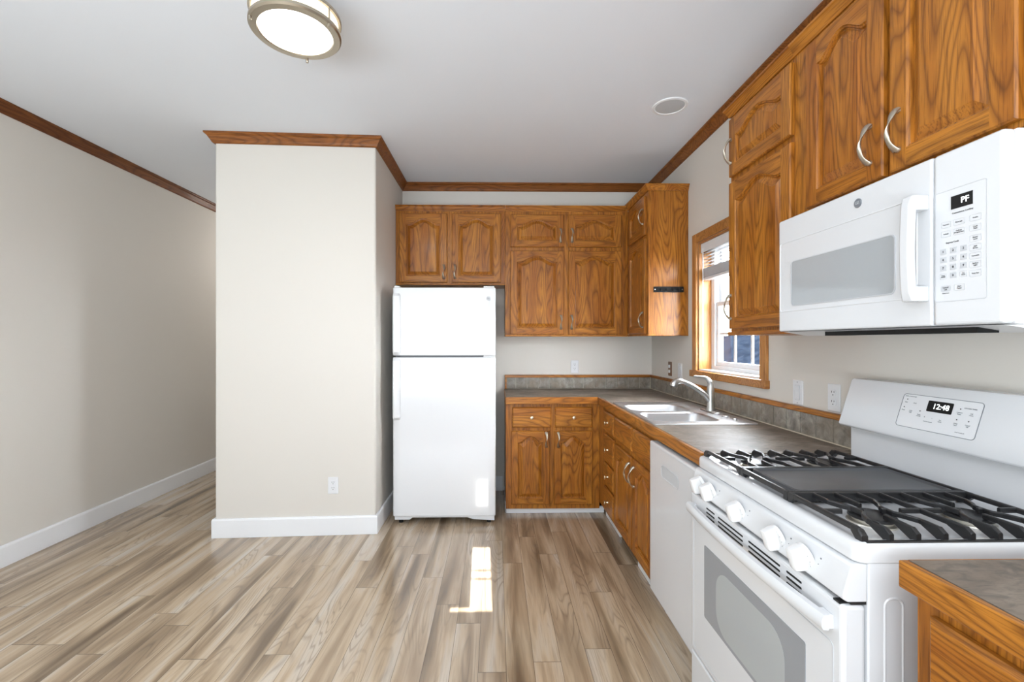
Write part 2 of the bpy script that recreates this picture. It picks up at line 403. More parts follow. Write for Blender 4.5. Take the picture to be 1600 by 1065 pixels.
# local: x toward -Y world (right in the photo), y = outward (+X world)
b = B()
box(b, -HW - .062, -HW, -.018, 0, -.03, HH + .062)
box(b, HW, HW + .055, -.018, 0, -.03, HH + .062)
obj('casing', b, PINE_L, win, .003)
b = B(); box(b, -HW, HW, -.018, 0, HH, HH + .062); obj('head_casing', b, PINE_Y, win, .003)
b = B(); box(b, -HW - .082, HW + .066, -.03, 0, -.045, 0); obj('sill_casing', b, PINE_Y, win, .004)
b = B(); box(b, -HW, -HW + .012, 0, .13, 0, HH); obj('jamb', b, PINE_L, win)
b = B(); box(b, HW - .012, HW, 0, .13, 0, HH); obj('jamb', b, PINE_L, win)
b = B(); box(b, -HW + .012, HW - .012, 0, .13, HH - .012, HH); obj('head_jamb', b, PINE_Y, win)
b = B(); box(b, -HW + .012, HW - .012, 0, .125, -.001, .010); obj('window_sill', b, BASEB, win)
x0, x1 = -HW + .012, HW - .012
b = B()
cells(b, [x0, x0 + .05, x1 - .05, x1], [.010, .035, HH - .045, HH - .012], .085, .145, lambda i, j: not (i == 1 and j == 1))
for v in b.verts: v.co = Vector((v.co.x, v.co.z, v.co.y))
obj('window_frame', b, WHITE2, win, .002)
gx0, gx1, gz0, gz1 = x0 + .05, x1 - .05, .035, HH - .045
for (a, c_, yy) in ((gz0, .47, .095), (.44, gz1, .12)):
    b = B()
    cells(b, [gx0, gx0 + .03, gx1 - .03, gx1], [a, a + .03, c_ - .03, c_], yy, yy + .025, lambda i, j: not (i == 1 and j == 1))
    for v in b.verts: v.co = Vector((v.co.x, v.co.z, v.co.y))
    s = obj('sash', b, WHITE2, win, .002)
    b = B()
    for k in (1, 2):
        xm = gx0 + .03 + (gx1 - gx0 - .06) * k / 3; box(b, xm - .008, xm + .008, yy + .008, yy + .018, a + .03, c_ - .03)
    zm = (a + c_) / 2; box(b, gx0 + .03, gx1 - .03, yy + .009, yy + .017, zm - .008, zm + .008)
    obj('muntin', b, WHITE2, s)
    bx('pane', GLASS, s, gx0 + .03, gx1 - .03, yy + .011, yy + .014, a + .03, c_ - .03)
# blind, raised
bl = thing('window_blind', 'white slatted blind pulled up in the wooden window above the sink', 'blind', (WX + .045, (WY0 + WY1) / 2, 0), -PI / 2)
BW = HW - .016
bx('headrail', WHITE2, bl, -BW, BW, -.025, .025, WZ1 - .06, WZ1 - .014, bevel=.004)
b = B(); prism(b, [(-.034, WZ1 - .075), (-.028, WZ1 - .075), (-.026, WZ1 - .014), (-.034, WZ1 - .014)], 'x', -BW, BW); obj('valance', b, WHITE2, bl)
SLAT = base('blind_slat', srgb(226, 228, 232), 0.5)
b = B()
for i in range(5):
    z = WZ1 - .075 - i * .022; prism(b, [(-.022, z - .006), (-.022, z - .004), (.022, z + .006), (.022, z + .004)], 'x', -BW, BW)
for i in range(16):
    z = WZ1 - .185 - i * .0038; box(b, -BW, BW, -.024, .024, z - .0011, z + .0011)
obj('slats', b, SLAT, bl)
bx('bottom_rail', WHITE2, bl, -BW, BW, -.025, .025, WZ1 - .265, WZ1 - .248, bevel=.003)
b = B(); tube(b, [(-BW + .035, -.036, WZ1 - .05), (-BW + .035, -.036, WZ1 - .72)], .0035, 6); obj('tilt_wand', b, WHITE2, bl)

# outside
b = B(); box(b, 1.7, 30, -20, 40, -.6, -.5); g = struct('ground', b, base('outside_ground', srgb(60, 56, 50), .9))
sh = thing('shed', 'blue-grey roofed neighbouring shed seen low through the window panes', 'shed', (7, 10, -.5))
def roofmat():
    m = base('slate_blue_shingle', srgb(96, 112, 138), 1.0, spec=0.0); k = N(m); tc = k.n('ShaderNodeTexCoord')
    a = k.noise(k.mapping(tc.outputs['Object'], scale=(1, 1, 1)), 2.4, 5, .7, 1.2)
    k.l(k.ramp(a, [(.3, (.0012, .0018, .0032)), (.5, (.003, .0045, .0075)), (.7, (.008, .0105, .015))]), k.b.inputs['Base Color']); return m
bx('wall', base('shed_wall', srgb(30, 28, 28), .8), sh, -1.2, 1.2, -7, 9, 0, 1.05)
b = B(); prism(b, [(-1.6, .75), (0, 1.93), (1.6, .75), (1.6, .85), (0, 2.03), (-1.6, .85)], 'y', -7.3, 9.3); obj('roof', b, roofmat(), sh)

# ------------------------------------------------------------------ cabinet parts
def bow_pull(parent, x, z, y, h=.112, horizontal=False):
    b = B(); n = 14; pts = []; rad = []
    for i in range(n + 1):
        t = i / n; s = -1 + 2 * t
        pts.append((x + .004 * math.sin(PI * s), y - .006 - .026 * (1 - s * s) ** .8, z + s * h / 2))
        r = .0046 + .0056 * abs(s) ** 2
        rad.append((r * 1.2, r * .6))
    tube(b, pts, rad, 10)
    for s in (-1, 1):
        lathe(b, [(.0085, 0), (.0085, -.004), (.006, -.009)], (x, y, z + s * h / 2 * .97), 'y', 12)
    return obj('handle', b, NICK, parent, smooth=True)
def knob(parent, x, z, y):
    b = B(); lathe(b, [(.009, 0), (.007, -.003), (.0055, -.011), (.012, -.017), (.0155, -.022), (.0125, -.027), (.004, -.029)], (x, y, z), 'y', 20)
    return obj('knob', b, BRASSY, parent, smooth=True)
def arch(u):
    u = min(abs(u), 1)
    return 0 if u > .84 else (0.5 + 0.5 * math.cos(PI * u / .84)) ** .7
def panel_door(parent, x0, x1, z0, z1, y, A=.045, handle=None, fw=.056, th=.019, top=None):
    """raised-panel cathedral door; front at y-th (local -Y is the room)"""
    w_, h_ = x1 - x0, z1 - z0; fw = min(fw, w_ * .17); xc = (x0 + x1) / 2; W = w_ / 2 - fw
    yf = y - th; zb = z0 + fw * .95; zs = z1 - fw * .75 - A
    b = B(); NX = 36
    def ring(d, yy, da=0):
        Wd = W - d; pts = []
        pts.append((xc - Wd, yy, zb + d)); pts.append((xc + Wd, yy, zb + d))
        for i in range(NX + 1):
            u = 1 - 2 * i / NX; pts.append((xc + Wd * u, yy, zs + A * arch(u) - d))
        return pts
    rings = [ring(0, yf), ring(.003, yf + .005), ring(.0065, yf + .006), ring(.009, yf + .014), ring(.013, yf + .014), ring(.034, yf + .003), ring(.036, yf + .0015)]
    R = []
    for r in rings: R.append([b.verts.new(p) for p in r])
    n = len(R[0])
    for a, c_ in zip(R, R[1:]):
        for i in range(n):
            f = b.faces.new((a[i], a[(i + 1) % n], c_[(i + 1) % n], c_[i])); f.smooth = False
    # panel field: strips
    last = R[-1]; bl_, br_ = last[0], last[1]; tops = last[2:]
    b.faces.new([bl_, br_] + tops)
    # frame: stiles (upright grain), rails (level grain)
    e = .004
    def q(p, mi):
        f = b.faces.new([b.verts.new(v) for v in p]); f.material_index = mi
    xi0, xi1 = xc - W, xc + W
    q([(x0 + e, yf, z0 + e), (xi0, yf, z0 + e), (xi0, yf, z1 - e), (x0 + e, yf, z1 - e)], 0)
    q([(xi1, yf, z0 + e), (x1 - e, yf, z0 + e), (x1 - e, yf, z1 - e), (xi1, yf, z1 - e)], 0)
    q([(xi0, yf, z0 + e), (xi1, yf, z0 + e), (xi1, yf, zb), (xi0, yf, zb)], 1)
    for i in range(NX):
        u0, u1 = 1 - 2 * i / NX, 1 - 2 * (i + 1) / NX
        q([(xc + W * u0, yf, zs + A * arch(u0)), (xc + W * u1, yf, zs + A * arch(u1)), (xc + W * u1, yf, z1 - e), (xc + W * u0, yf, z1 - e)], 1)
    # chamfered edge, sides, back
    o1 = [(x0 + e, yf, z0 + e), (x1 - e, yf, z0 + e), (x1 - e, yf, z1 - e), (x0 + e, yf, z1 - e)]
    o2 = [(x0, yf + .005, z0), (x1, yf + .005, z0), (x1, yf + .005, z1), (x0, yf + .005, z1)]
    o3 = [(x0, y - .001, z0), (x1, y - .001, z0), (x1, y - .001, z1), (x0, y - .001, z1)]
    for a, c_ in ((o1, o2), (o2, o3)):
        for i in range(4): q([a[i], a[(i + 1) % 4], c_[(i + 1) % 4], c_[i]], 0)
    q(o3[::-1], 0)
    bmesh.ops.remove_doubles(b, verts=b.verts[:], dist=.00005)
    d = obj('door', b, [OV, OX], parent)
    if handle: bow_pull(d, handle[0], handle[1], yf)
    return d
def drawer_front(parent, x0, x1, z0, z1, y, kn=True, name='drawer', th=.019, oakm=None):
    b = B(); e = .009; yf = y - th
    rings = [[(x0, y - .001, z0), (x1, y - .001, z0), (x1, y - .001, z1), (x0, y - .001, z1)],
             [(x0, yf + .008, z0), (x1, yf + .008, z0), (x1, yf + .008, z1), (x0, yf + .008, z1)],
             [(x0 + .004, yf + .004, z0 + .004), (x1 - .004, yf + .004, z0 + .004), (x1 - .004, yf + .004, z1 - .004), (x0 + .004, yf + .004, z1 - .004)],
             [(x0 + e, yf, z0 + e), (x1 - e, yf, z0 + e), (x1 - e, yf, z1 - e), (x0 + e, yf, z1 - e)]]
    loft(b, rings); d = obj(name, b, oakm or OX, parent)
    if kn: knob(d, (x0 + x1) / 2, (z0 + z1) / 2, yf)
    return d
def carcass(parent, x0, x1, depth, z0, z1, y=0, top=True, frame_bottom=None):
    """sides, bottom, back, top as one body; a face frame in front. y = face plane"""
    t = .016; b = B(); yi = y + .02
    box(b, x0, x0 + t, yi, y + depth, z0, z1); box(b, x1 - t, x1, yi, y + depth, z0, z1)
    box(b, x0 + t, x1 - t, yi, y + depth, z0, z0 + t); box(b, x0 + t, x1 - t, y + depth - t, y + depth, z0 + t, z1 - t if top else z1)
    if top: box(b, x0 + t, x1 - t, yi, y + depth, z1 - t, z1)
    obj('body', b, OV, parent)
    b = B(); box(b, x0, x1, y, yi, z0 if frame_bottom is None else frame_bottom, z1)
    obj('face_frame', b, OV, parent, .0015)
def cab_crown(parent, path, z):
    pr = [(0, z - .045), (.006, z - .045), (.010, z - .036), (.014, z - .03), (.022, z - .012), (.028, z - .008), (.028, z), (0, z)]
    b = B(); sweep_plan(b, path, pr); obj('crown_moulding', b, OX, parent)

R90 = -PI / 2
# --- upper cabinets, back wall (face plane y=3.825)
FY = 3.82; UD = WB - FY - .001; UT = 2.475
def path_front(x0, x1): return [(x0, 0), (x1, 0)]
c = thing('wall_cabinet', 'short oak wall cabinet with two arched doors above the white refrigerator', 'cabinet', (0, FY, 0))
carcass(c, -.838, .076, UD, 1.815, UT - .02)
panel_door(c, -.805, -.408, 1.832, 2.408, 0, .05, (-.435, 1.92))
panel_door(c, -.369, .040, 1.832, 2.408, 0, .05, (-.342, 1.92))
cab_crown(c, [(-.838, 0), (.076, 0)], UT)
b = B(); box(b, -.838, .076, -.006, 0, 1.812, 1.824); obj('bottom_moulding', b, OX, c, .002)
c = thing('wall_cabinet', 'tall oak wall cabinet with four arched doors, right of the refrigerator', 'cabinet', (0, FY, 0))
carcass(c, .077, 1.113, UD, 1.383, UT - .02)
panel_door(c, .120, .570, 2.129, 2.401, 0, .05, (.540, 2.225))
panel_door(c, .606, 1.056, 2.129, 2.401, 0, .05, (.636, 2.225))
panel_door(c, .120, .570, 1.399, 2.098, 0, .05, (.543, 1.50))
panel_door(c, .606, 1.056, 1.399, 2.098, 0, .05, (.633, 1.50))
cab_crown(c, [(.077, 0), (1.09, 0)], UT)
b = B(); box(b, .077, 1.105, -.006, 0, 1.380, 1.392); obj('bottom_moulding', b, OX, c, .002)
# --- corner upper on the right wall; local x = distance toward the camera from the back wall
UX = 1.115; RD = WX - UX - .001
c = thing('wall_cabinet', 'oak corner wall cabinet with a wide plain end panel carrying the black key rack', 'cabinet', (UX, WB, 0), R90)
XE = WB - 3.315
carcass(c, .285, XE, RD, 1.383, UT - .008)
panel_door(c, .335, XE - .038, 2.129, 2.415, 0, .05, (XE - .07, 2.27))
panel_door(c, .335, XE - .038, 1.399, 2.098, 0, .05, (XE - .07, 1.50))
cab_crown(c, [(.27, 0), (XE, 0), (XE, RD)], UT + .012)
b = B(); box(b, .285, XE, -.006, 0, 1.380, 1.392); box(b, XE, XE + .005, 0, RD, 1.380, 1.392); obj('bottom_moulding', b, OX, c, .002)
b = B(); box(b, XE, XE + .003, RD - .012, RD, 1.392, UT - .03); box(b, XE, XE + .003, 0, .02, 1.392, UT - .03); obj('end_stile', b, OV, c, .001)
# --- upper by the window, right wall
UX2 = 1.13; RD2 = WX - UX2 - .001
c = thing('wall_cabinet', 'oak wall cabinet with a small door over a tall door, between window and microwave', 'cabinet', (UX2, 0, 0), R90)
carcass(c, -2.17, -1.701, RD2, 1.372, 2.43)
panel_door(c, -2.158, -1.682 - .022, 2.118, 2.392, 0, .05, (-2.135, 2.235))
panel_door(c, -2.158, -1.682 - .022, 1.396, 2.09, 0, .05, (-2.135, 1.50))
cab_crown(c, [(-2.17, RD2), (-2.17, 0), (-1.70, 0)], 2.455)
b = B(); box(b, -2.18, -1.701, -.012, RD2, 1.366, 1.384); obj('bottom_moulding', b, OX, c, .002)
c = thing('wall_cabinet', 'oak wall cabinet with two arched doors directly above the white microwave', 'cabinet', (UX2, 0, 0), R90)
carcass(c, -1.70, -.936, RD2, 1.797, 2.43)
panel_door(c, -1.618, -1.293, 1.812, 2.392, 0, .05, (-1.335, 1.92))
panel_door(c, -1.270, -.955, 1.812, 2.392, 0, .05, (-1.24, 1.92))
cab_crown(c, [(-1.70, 0), (-.936, 0)], 2.455)
c = thing('wall_cabinet', 'oak wall cabinet at the top right edge, nearest the camera beyond the microwave cabinet', 'cabinet', (UX2, 0, 0), R90)
carcass(c, -.935, -.30, RD2, 1.797, 2.43)
panel_door(c, -.905, -.63, 1.812, 2.392, 0, .05, (-.66, 1.92))
cab_crown(c, [(-.935, 0), (-.30, 0)], 2.455)

# --- base cabinets
BYF = 3.505; BXF = .80; CT = .914
c = thing('base_cabinet', 'oak base cabinet on the back wall with two drawers over two arched doors', 'cabinet', (0, BYF, 0))
carcass(c, .076, .80, WB - BYF - .001, .05, .857, top=False)
drawer_front(c, .125, .424, .678, .834, 0); drawer_front(c, .452, .742, .678, .834, 0)
panel_door(c, .118, .412, .088, .652, 0, .05, (.385, .585)); panel_door(c, .447, .742, .088, .652, 0, .05, (.478, .585))
bx('toe_kick', BASEB, c, .080, .845, .045, .06, .001, .05)
bx('toe_kick_end', BASEB, c, .072, .0755, .06, .45, .001, .085)
c = thing('base_cabinet', 'narrow oak stack of four drawers in the inner corner, left of the sink cabinet', 'cabinet', (BXF, 0, 0), R90)
carcass(c, -BYF + .001, -3.02, .60, .10, .857, top=False)
for z0, z1 in ((.70, .838), (.485, .676), (.315, .467), (.13, .297)): drawer_front(c, -3.30, -3.036, z0, z1, 0)
bx('toe_kick', BASEB, c, -3.49, -3.10, .046, .062, .001, .05)
bx('toe_board', DARK, c, -3.49, -3.03, .064, .072, .001, .099)
c = thing('base_cabinet', 'oak sink cabinet with two false drawer fronts over two arched doors, left of dishwasher', 'cabinet', (BXF, 0, 0), R90)
carcass(c, -3.019, -2.245, .60, .10, .857, top=False)
drawer_front(c, -3.003, -2.622, .70, .838, 0, False, 'false_drawer_front'); drawer_front(c, -2.60, -2.262, .70, .838, 0, False, 'false_drawer_front')
panel_door(c, -3.003, -2.622, .13, .665, 0, .05, (-2.655, .57)); panel_door(c, -2.60, -2.262, .13, .665, 0, .05, (-2.565, .57))
bx('toe_kick', BASEB, c, -2.70, -2.246, .046, .062, .001, .05)
bx('toe_board', DARK, c, -3.015, -2.25, .064, .072, .001, .099)
c = thing('base_cabinet', 'oak base cabinet in the bottom right foreground, nearest the camera', 'cabinet', (BXF, 0, 0), R90)
carcass(c, -.852, -.02, .60, .05, .857, top=False)
drawer_front(c, -.815, -.45, .685, .838, 0); drawer_front(c, -.425, -.06, .685, .838, 0)
panel_door(c, -.815, -.45, .098, .665, 0, .05, (-.48, .57)); panel_door(c, -.425, -.06, .098, .665, 0, .05, (-.395, .57))
bx('toe_kick', BASEB, c, -.85, -.02, .048, .062, .001, .05)

# --- countertops
ct = thing('countertop', 'L-shaped grey-brown stone-look countertop with oak front edge around the sink', 'countertop', (0, 0, 0))
ET = .052
SX0, SX1, SY0, SY1 = .838, 1.235, 2.345, 3.085
xs = [.078, .795, SX0, SX1, WX - .001]; ys = [1.712, SY0, SY1, 3.478, WB - .001]
b = B(); cells(b, xs, ys, CT - .036, CT, lambda i, j: (j == 3 or i >= 1) and not (i == 2 and j == 1)); obj('worktop', b, COUNT, ct)
b = B(); box(b, .074, .7765, 3.460, 3.478, CT - ET, CT); box(b, .0735, .078, 3.478, WB - .001, CT - ET, CT); obj('front_edge', b, OX, ct, .0025)
b = B(); box(b, .7765, .795, 1.712, 3.478, CT - ET, CT); obj('front_edge', b, OY, ct, .0025)
ct = thing('countertop', 'short stone-look countertop with oak edge in the bottom right foreground', 'countertop', (0, 0, 0))
b = B(); box(b, .798, WX - .001, 0, .866, CT - .036, CT); obj('worktop', b, COUNT, ct)
b = B(); box(b, .779, .797, .0, .870, CT - ET, CT); obj('front_edge', b, OY, ct, .003)
b = B(); box(b, .797, WX - .001, .8665, .870, CT - ET, CT); obj('end_edge', b, OX, ct, .002)

# --- tiled backsplash with oak cap
bs = thing('backsplash', 'single row of grey slate tiles with an oak cap behind the counter', 'backsplash', (0, 0, 0))
TP = .1015; Z0, Z1 = CT + .001, CT + .102
b = B(); box(b, .095, WX - .002, WB - .012, WB - .002, Z0, Z1); box(b, WX - .012, WX - .002, 1.712, WB - .012, Z0, Z1); obj('grout', b, GROUT, bs)
b = B(); n = int((1.394 - .0995) / TP)
x = 1.394
while x > .11:
    box(b, max(x - TP + .004, .097), x, WB - .018, WB - .011, Z0 + .003, Z1 - .001); x -= TP
obj('tiles', b, TILE, bs, .001)
b = B(); y = WB - .020; pos = 1.745
ysm = [1.714, 1.758]; 
box(b, WX - .018, WX - .011, 1.714, 1.754, Z0 + .003, Z1 - .001)
y = 1.758
while y < WB - .03:
    box(b, WX - .018, WX - .011, y, min(y + TP - .004, WB - .022), Z0 + .003, Z1 - .001); y += TP
obj('tiles', b, TILE, bs, .001)
b = B(); box(b, WX - .020, WX - .0175, 1.712, WB - .02, CT + .0005, CT + .005); box(b, WX - .0195, WX - .0175, 1.7535, 1.7585, CT, Z1); box(b, WX - .022, WX - .018, WB - .022, WB - .0175, CT, Z1); obj('caulk_line', b, CAULK, bs)
b = B(); box(b, .078, WX - .024, WB - .024, WB - .001, Z1, Z1 + .024); box(b, .078, .096, WB - .024, WB - .002, Z0, Z1); obj('cap', b, OX, bs, .003)
b = B(); box(b, WX - .024, WX - .001, 1.712, WB - .001, Z1, Z1 + .024); obj('cap', b, OY, bs, .003)

# --- sink
sk = thing('sink', 'double bowl stainless steel drop-in sink in the counter below the window', 'sink', (0, 0, CT + .0005))
b = B(); zt = .004
bowls = [((.815 + 1.22) / 2, 2.53, .37, .315), ((.815 + 1.22) / 2, 2.868, .37, .29)]
fx0, fx1, fy0, fy1 = .812, 1.335, 2.305, 3.118; ymid = 2.715; xd = 1.225
regs = [(fx0, xd, fy0, ymid), (fx0, xd, ymid, fy1)]
for (bx_, by_, bw, bh), (a0, a1, b0, b1) in zip(bowls, regs):
    outer = rrect((a0 + a1) / 2, (b0 + b1) / 2, a1 - a0, b1 - b0, .0005)
    rings = [[(p[0], p[1], zt) for p in outer]]
    for d, r, z in ((0, .07, zt), (.004, .066, zt - .001), (.010, .06, zt - .008), (.018, .055, -.10), (.022, .055, -.14), (.035, .05, -.163), (.06, .04, -.17)):
        rings.append([(p[0], p[1], z) for p in rrect(bx_, by_, bw - 2 * d, bh - 2 * d, r)])
    R = loft(b, rings, cap=False); b.faces.new(R[-1])
# deck and raised outer rim
v = [b.verts.new(p) for p in ((xd, fy0, zt), (fx1, fy0, zt), (fx1, fy1, zt), (xd, fy1, zt))]; b.faces.new(v)
rim = lambda d, z: [(p[0], p[1], z) for p in rrect((fx0 + fx1) / 2, (fy0 + fy1) / 2, fx1 - fx0 - 2 * d, fy1 - fy0 - 2 * d, .02 if d < 0 else .008)]
loft(b, [rim(-.009, 0), rim(-.008, .0035), rim(-.004, .0058), rim(.000, .0055), rim(.004, .0042)], cap=False)
obj('basin', b, STEEL, sk, smooth=True)
for (bx_, by_, bw, bh) in bowls:
    b = B(); lathe(b, [(.045, -.170), (.043, -.167), (.033, -.1685), (.03, -.1695), (.001, -.1695)], (bx_, by_, 0), n=24); obj('drain', b, NICK, sk, smooth=True)
# deck plugs
for yy, r in ((2.52, .019), (2.42, .013)):
    b = B(); lathe(b, [(r, zt), (r, zt + .004), (r * .8, zt + .006), (.001, zt + .006)], (1.28, yy, 0), n=20); obj('hole_cover', b, FAUC, sk, smooth=True)
# --- faucet
fz = CT + .0048
f = thing('faucet', 'satin steel single-lever pull-out kitchen faucet standing behind the sink bowls', 'faucet', (1.282, 2.70, fz))
b = B(); loft(b, [[(p[0], p[1], z) for p in rrect(0, -.0, .052 - 2 * d, .20 - 2 * d, .024 - d)] for d, z in ((0, 0), (0, .004), (.004, .007))]); obj('deck_plate', b, FAUC, f, smooth=True)
b = B(); lathe(b, [(.027, .007), (.026, .014), (.0215, .03), (.0205, .09), (.021, .125), (.019, .15), (.015, .165)], n=28); obj('column', b, FAUC, f, smooth=True)
b = B(); tube(b, smooth_path([(.0, 0, .15), (-.006, 0, .18), (-.028, .002, .203), (-.06, .004, .208), (-.098, .006, .212)], 5), [.0185] * 3 + [.018] * 3 + [.017, .016, .014] + [.013, .0115, .011, .010, .0095, .009, .0085, .008, .0078, .0075, .007, .006], 14, squash=.8); obj('lever', b, FAUC, f, smooth=True)
sp = smooth_path([(.0, 0, .055), (-.035, 0, .10), (-.08, 0, .135), (-.125, 0, .162), (-.165, 0, .178)], 5)
b = B(); tube(b, sp, [.017 - .0002 * i for i in range(len(sp))], 16); obj('spout', b, FAUC, f, smooth=True)
sp = smooth_path([(-.166, 0, .1785), (-.19, 0, .183), (-.213, 0, .175), (-.226, 0, .152)], 4)
b = B(); tube(b, sp, [.0155, .0165, .0175, .018, .0185, .019, .0195, .020, .0205, .021, .0215, .022, .0205][:len(sp)], 16); obj('spray_head', b, FAUC, f, smooth=True)

# --- dishwasher
dw = thing('dishwasher', 'white built-in dishwasher between the oak sink cabinet and the gas range', 'dishwasher', (.785, 1.977, 0), R90)
DWW = .262
bx('tub', WHITE2, dw, -DWW, DWW, .03, .60, .10, .855)
b = B(); box(b, -DWW, DWW, -.025, .028, .12, .85); obj('door', b, WHITE, dw, .008, seg=3)
b = B(); loft(b, [[(p[0], y_, p[1]) for p in rrect(-.005, .745, .20 - 2 * d, .06 - 2 * d, .02 - d * .8)] for d, y_ in ((0, -.0262), (.003, -.0275), (.006, -.0262), (.009, -.0255))]); obj('pocket_handle', b, LGREY, dw, smooth=True)
bx('control_strip', LGREY, dw, -DWW + .02, DWW - .02, -.0255, -.0245, .838, .841)
bx('toe_panel', WHITE, dw, -DWW, DWW, .052, .066, .001, .115)

# --- refrigerator
fr = thing('refrigerator', 'tall white top-freezer refrigerator standing beside the cream partition wall', 'refrigerator', (-.378, 3.335, 0))
W2 = .376
bx('cabinet_body', FRIDGE, fr, -W2 + .004, W2 - .004, .078, .745, .03, 1.725, bevel=.006)
bx('gasket', GREYP, fr, -W2 + .012, W2 - .012, .06, .08, .06, 1.715)
def fdoor(name, z0, z1):
    b = B(); n = 16; fr_ = []
    pts = [(-W2, .062), (-W2, .012), (-W2 + .003, .004), (-W2 + .012, 0)] + [(-W2 + .012 + (2 * W2 - .024) * i / n, -.006 * math.sin(PI * i / n)) for i in range(1, n)] + [(W2 - .012, 0), (W2 - .003, .004), (W2, .012), (W2, .062)]
    prism(b, pts, 'z', z0, z1); return obj(name, b, FRIDGE, fr, .004, smooth=True)
d1 = fdoor('freezer_door', 1.236, 1.732); d2 = fdoor('fridge_door', .062, 1.222)
def fhandle(par, z0, z1, flip):
    b = B(); zz = [z0, z0 + .02, (z0 + z1) / 2, z1 - .02, z1]
    wv = [.045, .052, .052, .052, .045]; dv = [.004, .022, .024, .022, .004]
    rings = [[(-W2 + .004, .0, z), (-W2 + .004, -d_, z), (-W2 + .012, -d_ - .006, z), (-W2 + w_ - .01, -d_ - .004, z), (-W2 + w_, -d_ + .004 if d_ > .01 else -d_, z), (-W2 + w_ + .006, -.0015, z)] for z, w_, d_ in zip(zz, wv, dv)]
    loft(b, rings); obj('handle', b, FRIDGE, par, .003, smooth=True)
fhandle(d1, 1.242, 1.69, 0); fhandle(d2, .765, 1.216, 1)
bx('hinge_cap', WHITE2, fr, W2 - .09, W2 - .01, .0, .075, 1.7325, 1.744, bevel=.004)
bx('hinge_cap', WHITE2, fr, -W2 + .01, -W2 + .05, .0, .075, 1.7325, 1.744, bevel=.004)
bx('middle_hinge', WHITE2, fr, W2 - .09, W2 - .01, .004, .06, 1.2235, 1.2345, bevel=.002)
bx('divider_strip', GREYP, fr, -W2 + .05, W2 - .095, .022, .062, 1.2235, 1.2345)
b = B(); prism(b, [(-W2 + .01, .06), (-W2 + .01, .03), (-W2 + .12, .03), (-W2 + .14, .045), (W2 - .21, .045), (W2 - .16, .03), (W2 - .01, .022), (W2 - .01, .06)], 'y', .02, .075); obj('base_grille', b, WHITE2, fr)
for s in (-1, 1):
    b = B(); lathe(b, [(.016, 0), (.016, .03)], (s * (W2 - .05), .055, 0), n=14); obj('foot', b, BLACKP, fr)
    b = B(); lathe(b, [(.016, 0), (.016, .03)], (s * (W2 - .05), .68, 0), n=14); obj('foot', b, BLACKP, fr)
b = B(); lathe(b, [(.017, 0), (.017, -.003), (.015, -.004), (.001, -.004)], (W2 - .053, -.0015, 1.652), 'y', 24); em = obj('round_emblem', b, LGREY, d1, smooth=True)
text_mesh([('GE', W2 - .053, -.0062, 1.652, .014)], 'emblem_letters', MGREY, d1)

# --- over-the-range microwave; local origin at face centre bottom
mw = thing('microwave', 'white over-the-range microwave with keypad mounted under the oak cabinets', 'microwave', (1.065, 1.318, 1.372), R90)
HM = .380; MH = .415
b = B(); box(b, -HM, HM, .03, WX - 1.065 - .001, 0, MH); obj('housing', b, WHITE2, mw, .006)
XD = .224
b = B(); box(b, -HM, XD - .001, .0, .029, .002, MH - .002); mdoor = obj('door', b, WHITE, mw, .006, seg=3)
b = B(); box(b, XD + .001, HM, .0, .029, .002, MH - .002); cpan = obj('control_panel', b, WHITE, mw, .008, seg=3)
# door inset, framed window
def rr_frame(bm, cx, cz, w_, h_, r, wd, y0, y1, mi=0):
    o_ = rrect(cx, cz, w_, h_, r); i_ = rrect(cx, cz, w_ - 2 * wd, h_ - 2 * wd, max(r - wd, .001))
    loft(bm, [[(p[0], y0, p[1]) for p in o_], [(p[0], y1, p[1]) for p in o_], [(p[0], y1, p[1]) for p in i_], [(p[0], y0, p[1]) for p in i_]], cap=False, mi=mi)
b = B(); cxw, czw = (-.305 + .12) / 2, (1.465 + 1.622) / 2 - 1.372
rr_frame(b, (-.372 + .185) / 2, (1.446 + 1.70) / 2 - 1.372, .556, .254, .012, .0025, 0, -.002); obj('inset_border', b, WHITE2, mdoor)
b = B(); prism(b, rrect(cxw, czw, .425, .157, .014), 'y', .0, -.0015); obj('window', b, MWG, mdoor)
b = B(); rr_frame(b, cxw, czw, .429, .161, .016, .003, 0, -.0025); obj('window_rim', b, LGREY, mdoor)
# handle: bowed vertical bar
b = B(); rings = []
for i in range(13):
    t = i / 12; z = .063 + .262 * t; s = -1 + 2 * t
    dpt = .043 + .006 * (1 - s * s) - (.004 if abs(s) > .95 else 0); wd = .017 if abs(s) < .9 else .019
    xc = .198
    rings.append([(xc - wd, -dpt + .016, z), (xc - wd, -dpt + .005, z), (xc - wd + .005, -dpt, z), (xc + wd - .005, -dpt, z), (xc + wd, -dpt + .005, z), (xc + wd, -dpt + .016, z)])
loft(b, rings)
box(b, .182, .216, -.032, 0, .063, .100); box(b, .182, .216, -.032, 0, .288, .325)
obj('handle', b, WHITE, mdoor, .003, smooth=True)
b = B(); lathe(b, [(.0135, 0), (.0135, -.0018), (.0125, -.0028), (.001, -.0028)], (-.004, 0, 1.743 - 1.372), 'y', 28)
obj('round_emblem', b, MGREY, mdoor, smooth=True)
text_mesh([('GE', -.004, -.0031, .371, .013)], 'emblem_letters', LGREY, mdoor)
